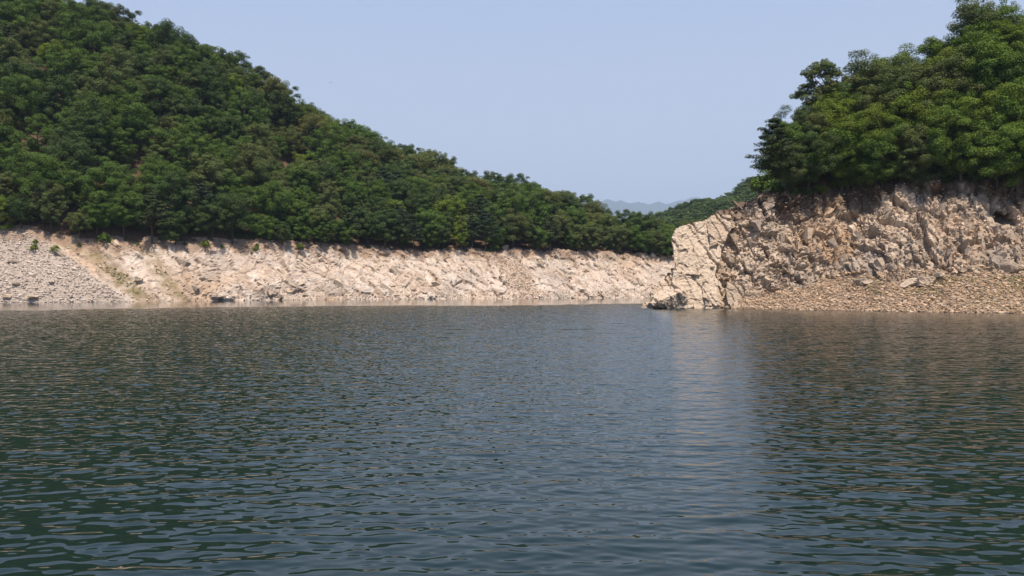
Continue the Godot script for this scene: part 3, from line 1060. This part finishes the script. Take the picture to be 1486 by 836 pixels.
func left_wood() -> void:
	var kinds := []
	for k in 8:
		kinds.append(broadleaf(rng.randf_range(7.6, 11.4), rng.randf_range(3.2, 4.1), 44, 600, 0.205, 0.04, 0.0))
	var pines := [pine(9.5, 3.3, 0.5, 34), pine(9.0, 3.0, 0.5, 34)]
	var at := []
	var d := 0.6
	while d < 84.0:
		var x := -150.0 + rng.randf() * 4.0
		while x < 62.0:
			at.append(Vector2(x + rng.randf_range(-1.4, 1.4), d + rng.randf_range(-1.3, 1.3) if d > 1.0 else d + rng.randf_range(-0.5, 0.9)))
			x += 4.7 if d > 1.0 else 3.0
		d += 4.6 if d > 1.0 else 3.6
	var seen := []
	var rest := []
	for a in at:
		var w := setback_l(a.x)
		var p := left_ground(a.x, a.y + w) + Vector3(0, -0.4, 0)
		var reach := table(REACH_L, a.x)
		if a.y + w > reach + 16.0 or (a.y > 3.0 and rng.randf() < 0.05):
			continue
		var f := to_photo(p + Vector3(0, 7, 0))
		if f.x > -25.0 and f.x < 1000.0 and f.y > -40.0:
			seen.append([-p.z, p, a.y, f])
		else:
			rest.append([-p.z, p, a.y, f])
	seen.sort_custom(func(a, b): return a[0] < b[0])
	var rest_at := [[], [], []]
	var rest_tint := [[], [], []]
	for n in seen.size() + rest.size():
		var s: Array = seen[n] if n < seen.size() else rest[n - seen.size()]
		var p: Vector3 = s[1]
		var f: Vector2 = s[3]
		var turn := rng.randf() * TAU
		var size := rng.randf_range(0.78, 1.18)
		if s[2] > 3.0 and rng.randf() < 0.03:
			size *= 1.15
		size *= lerpf(1.0, 0.84, smoothstep(8.0, 26.0, p.x))
		if s[2] < 1.6:
			size *= rng.randf_range(0.6, 0.92)
		var patch := n_mid.get_noise_2d(p.x * 0.3, p.z * 0.3)
		var is_pine := (f.x > 640.0 and rng.randf() < 0.3) or rng.randf() < 0.07
		var pick := clampi(int((patch + 0.5) * 3.0 + rng.randf_range(-0.8, 1.2)), 0, 4)
		pick = [2, 0, 3, 0, 1][pick]
		if rng.randf() < 0.05:
			pick = 4
		var leaf: Material = mats.oak[pick]
		if n < 225 and n < seen.size():
			var look: String = "dark needled pine" if is_pine else ["mid green broadleaf tree", "light green broadleaf tree", "dark green broadleaf tree", "grey green broadleaf tree", "yellow green broadleaf tree"][pick]
			var along: String = ["above the grey scree", "above the brown gullies", "left of the leaning pine", "above the leaning pine", "above the rubble slide", "towards the pale point"][clampi(int(f.x / 165.0), 0, 5)]
			var tier := "at the rim of the far bank" if s[2] < 1.6 else "low on the left hill" if s[2] < 14.0 else "half way up the left hill" if s[2] < 32.0 else "high on the left hill"
			var label := "%s %s, %s" % [look, tier, along]
			var group := "%ss %s %s" % [look, tier, along]
			if is_pine:
				plant_tree("pine_tree", pines[n % 2], mats.pine[n % 2], p, size, turn, label, group)
			else:
				plant_tree("broadleaf_tree", kinds[rng.randi_range(0, kinds.size() - 1)], leaf, p, size, turn, label, group)
		else:
			var k := n % 3
			rest_at[k].append(Transform3D(Basis(Vector3.UP, turn).scaled(Vector3(size, size, size)), p))
			var g := rng.randf_range(0.75, 1.3)
			rest_tint[k].append(Color(g * rng.randf_range(0.9, 1.25), g, g * 0.95))
	for k in 3:
		var o := scatter("hill_forest", kinds[k * 2][0], mats.oak[[0, 3, 2][k]], rest_at[k], rest_tint[k])
		tag(o, "upper part of the dense green wood that covers the left hill", "forest", "canopy of the upper left hill")

# ---------------------------------------------------------------- boulders, shrubs, driftwood
func boulder(points: PackedVector3Array, outs: PackedVector3Array, px: float, py: float, size: Vector3, mat: Material, label: String, roll := 0.0) -> void:
	var m := rough_mesh(rock_faces(8), 3, 0.12, 2.0, 0.12)
	var p := spot(points, px, py, size.y * 0.45, outs)
	var o := mesh_node(numbered("boulder"), m, mat, self)
	tag(o, label, "boulder")
	o.transform = Transform3D((Basis(Vector3(0, 0, 1), roll) * Basis(Vector3.UP, rng.randf() * 0.6)).scaled_local(size), p)

func small_things() -> void:
	var pale: Material = mats.rock[3]
	var tan_: Material = mats.rock[0]
	var grey: Material = mats.rock[2]
	boulder(right_points, right_out, 1322, 412, Vector3(1.15, 0.36, 0.8), pale, "long pale boulder lying tilted on the right gravel shore, left of a pair", 0.35)
	boulder(right_points, right_out, 1341, 412, Vector3(0.95, 0.55, 0.8), tan_, "rounded tan boulder on the right gravel shore, right of a pair", -0.1)
	boulder(right_points, right_out, 1363, 400, Vector3(0.5, 0.22, 0.5), pale, "flat white stone on gravel up right of the boulder pair", 0.1)
	boulder(right_points, right_out, 1292, 410, Vector3(0.5, 0.26, 0.5), grey, "brown grey boulder on gravel left of the boulder pair", 0.0)
	boulder(right_points, right_out, 1258, 412, Vector3(0.55, 0.2, 0.5), pale, "low pale stone beside a grey one on the gravel under the cliff", 0.0)
	boulder(right_points, right_out, 1248, 410, Vector3(0.5, 0.3, 0.5), grey, "dark grey stone at the upper edge of the gravel under the cliff", 0.2)
	boulder(right_points, right_out, 1398, 393, Vector3(0.45, 0.24, 0.4), pale, "left one of two white stones at the foot of the right cliff", 0.0)
	boulder(right_points, right_out, 1410, 390, Vector3(0.5, 0.24, 0.4), pale, "right one of two white stones at the foot of the right cliff", 0.15)
	boulder(right_points, right_out, 1446, 383, Vector3(0.65, 0.6, 0.6), grey, "large grey boulder at the cliff foot below the cave", 0.3)
	boulder(right_points, right_out, 1466, 388, Vector3(0.85, 0.6, 0.7), mats.rock[1], "large tan grey boulder nearest the right edge, below the cave", -0.2)
	boulder(left_points, left_out, 87, 368, Vector3(0.9, 0.35, 0.6), pale, "white slab on the brown gully below green weeds at the left", -0.6)
	boulder(left_points, left_out, 47, 431, Vector3(0.75, 0.26, 0.6), tan_, "overhanging tan slab low on the scree, right one of two by the water", 0.0)
	boulder(left_points, left_out, 12, 430, Vector3(0.6, 0.3, 0.5), pale, "pale boulder low on the scree near the left edge", -0.3)
	boulder(left_points, left_out, 20, 380, Vector3(0.9, 0.22, 0.5), grey, "dark flat stone half way up the grey scree", 0.0)
	boulder(left_points, left_out, 24, 411, Vector3(0.6, 0.2, 0.5), grey, "small dark stone on the lower grey scree", 0.0)
	boulder(left_points, left_out, 201, 405, Vector3(0.6, 0.35, 0.5), pale, "white boulder at the edge of the second brown gully", -0.4)
	boulder(left_points, left_out, 76, 409, Vector3(0.4, 0.22, 0.4), pale, "small white stone in the middle of the grey scree", 0.0)
	boulder(left_points, left_out, 832, 431, Vector3(0.6, 0.3, 0.5), tan_, "tan boulder at the waterline of the far bank, right of the rubble slide", 0.0)
	boulder(left_points, left_out, 735, 348, Vector3(0.7, 0.5, 0.6), mats.rock[1], "tan rock under the trees above the rubble slide", 0.2)
	# shrubs rooted in the bank
	var bush := broadleaf(1.5, 1.1, 16, 60, 0.2, 0.05, 0.0)
	var shrubs := [[298, 354, 1.0, 4, "round bright green shrub at the upper rim of the bank, right of the second gully"], [372, 359, 0.8, 1, "small round green shrub at the rim of the bank, right of the brighter one"], [437, 356, 0.9, 1, "small light green shrub at the bank rim left of the overhanging pine"], [152, 346, 1.3, 0, "leafy shrub at the head of the second brown gully"], [50, 357, 0.8, 4, "bright green weed clump at the head of the first gully, left one of two"], [80, 361, 0.9, 4, "bright green weed clump above the white slab, right one of two"], [53, 349, 0.6, 1, "small green weed clump highest on the first gully"], [716, 352, 1.5, 1, "olive green bush hanging over the bank beside the bare soil scar"]]
	for s in shrubs:
		var p := spot(left_points, s[0], s[1] + 4.0, 0.0, left_out)
		var o := thing("shrub", p + Vector3(0, -0.25, 0), s[4], "shrub")
		o.scale = Vector3(s[2], s[2] * 0.9, s[2])
		mesh_node("stem", bush[1], mats.bark, o)
		mesh_node("foliage", bush[0], mats.oak[s[3]], o)
	for k in 14:
		var p := spot(left_points, 130.0 + 60.0 * k + rng.randf_range(-20.0, 20.0), 352.0 + k * 1.4 + rng.randf_range(-1.0, 6.0), 0.0, left_out)
		var o := thing("shrub", p + Vector3(0, -0.2, 0), "tiny green shrub clinging to the upper rim of the far rock bank", "shrub", "tiny shrubs along the rim of the far bank")
		o.rotation.y = rng.randf() * TAU
		o.scale = Vector3.ONE * rng.randf_range(0.3, 0.55)
		mesh_node("stem", bush[1], mats.bark, o)
		mesh_node("foliage", bush[0], mats.oak[k % 3], o)
	# pine hanging over the far bank
	var hang := pine(6.5, 2.8, 0.45, 46)
	plant_tree("pine_tree", hang, mats.pine[1], spot(left_points, 505, 356, 0.0, left_out) + Vector3(0, -0.5, 0), 0.95, 0.3, "olive pine leaning over the rim in the middle of the far rock bank", "")
	# grass in the gullies and on the moss patch
	var v := PackedVector3Array()
	var c := PackedColorArray()
	for k in 26:
		var a := rng.randf() * TAU
		var b := Vector3(cos(a), 0, sin(a)) * rng.randf() * 0.18
		var side := Vector3(-sin(a), 0, cos(a)) * 0.02
		var tip := b * 2.2 + Vector3(0, rng.randf_range(0.15, 0.34), 0)
		v.append_array(PackedVector3Array([b - side, tip, b + side]))
		var g := rng.randf_range(0.8, 1.2)
		c.append_array(PackedColorArray([Color(g, g, g), Color(g, g, g), Color(g, g, g)]))
	var tuft := flat_mesh(v, PackedInt32Array(), c)
	var blade := leaf_material(0.20, 0.20, 0.065)
	var places := []
	for n in 40000:
		if places.size() > 350:
			break
		var p := left_points[rng.randi_range(0, left_points.size() - 1)]
		if p.y < 1.2 or p.y > 10.2:
			continue
		var edge := -77.0 + (10.6 - p.y) * 1.55
		var g1 := absf(p.x - edge - 3.0) < 1.3 and n_mid.get_noise_2d(p.x, p.y) > 0.0
		var g2 := absf(p.x - (-63.5 + (10.0 - p.y) * 0.95)) < 0.8 and n_mid.get_noise_2d(p.x + 9.0, p.y) > 0.05
		if g1 or g2:
			places.append(Transform3D(Basis(Vector3.UP, rng.randf() * TAU).scaled(Vector3.ONE * rng.randf_range(0.5, 0.95)), p))
	for n in 60000:
		if places.size() > 3000:
			break
		var p := right_points[rng.randi_range(0, right_points.size() - 1)]
		if p.y > 1.5 and p.y < 3.3 and p.x > 36.0 and p.z > -90.0 and n_mid.get_noise_2d(p.x * 1.6, p.z * 1.6) > -0.1:
			places.append(Transform3D(Basis(Vector3.UP, rng.randf() * TAU).scaled(Vector3.ONE * rng.randf_range(0.25, 0.6)), p))
	var gr := scatter("grass", tuft, blade, places, [])
	tag(gr, "thin olive grass in the brown gullies and on the right gravel shore", "grass")
	# dark driftwood beam lying at the water's edge
	var beam := PackedVector3Array()
	tube(beam, [Vector3(-1.0, 0.05, 0), Vector3(-0.2, 0.16, 0.05), Vector3(0.95, 0.2, 0)], [0.13, 0.19, 0.2], 7)
	tube(beam, [Vector3(0.5, 0.1, 0.05), Vector3(0.98, 0.45, 0)], [0.12, 0.1], 6)
	var o := mesh_node("driftwood", flat_mesh(beam, PackedInt32Array()), rock_material(srgb(0.05, 0.042, 0.038), 1.0, 2.0, false, 71), self)
	tag(o, "dark driftwood log lying at the waterline of the left bank", "driftwood")
	o.scale = Vector3.ONE * 0.8
	o.position = spot(left_points, 317, 434, 0.1, left_out)
	# a bird high over the lake
	var wing := PackedVector3Array([Vector3(0, 0, 0.3), Vector3(0.1, 0.03, 0), Vector3(0, -0.04, -0.34), Vector3(0, 0, 0.3), Vector3(0, -0.04, -0.34), Vector3(-0.1, 0.03, 0)])
	for side in [-1.0, 1.0]:
		wing.append_array(PackedVector3Array([Vector3(0, 0.02, 0.14), Vector3(side * 0.34, 0.13, 0.08), Vector3(0, 0.02, -0.12), Vector3(side * 0.34, 0.13, 0.08), Vector3(side * 0.72, 0.05, -0.1), Vector3(0, 0.02, -0.12)]))
	var feather := StandardMaterial3D.new()
	feather.albedo_color = srgb(0.04, 0.036, 0.034)
	var bird := mesh_node("bird", flat_mesh(wing, PackedInt32Array()), feather, self)
	tag(bird, "tiny dark bird gliding in the sky right of the left hill", "bird")
	bird.position = Vector3(-91.6, 106.0, -400.0)
	bird.rotation.y = 0.5
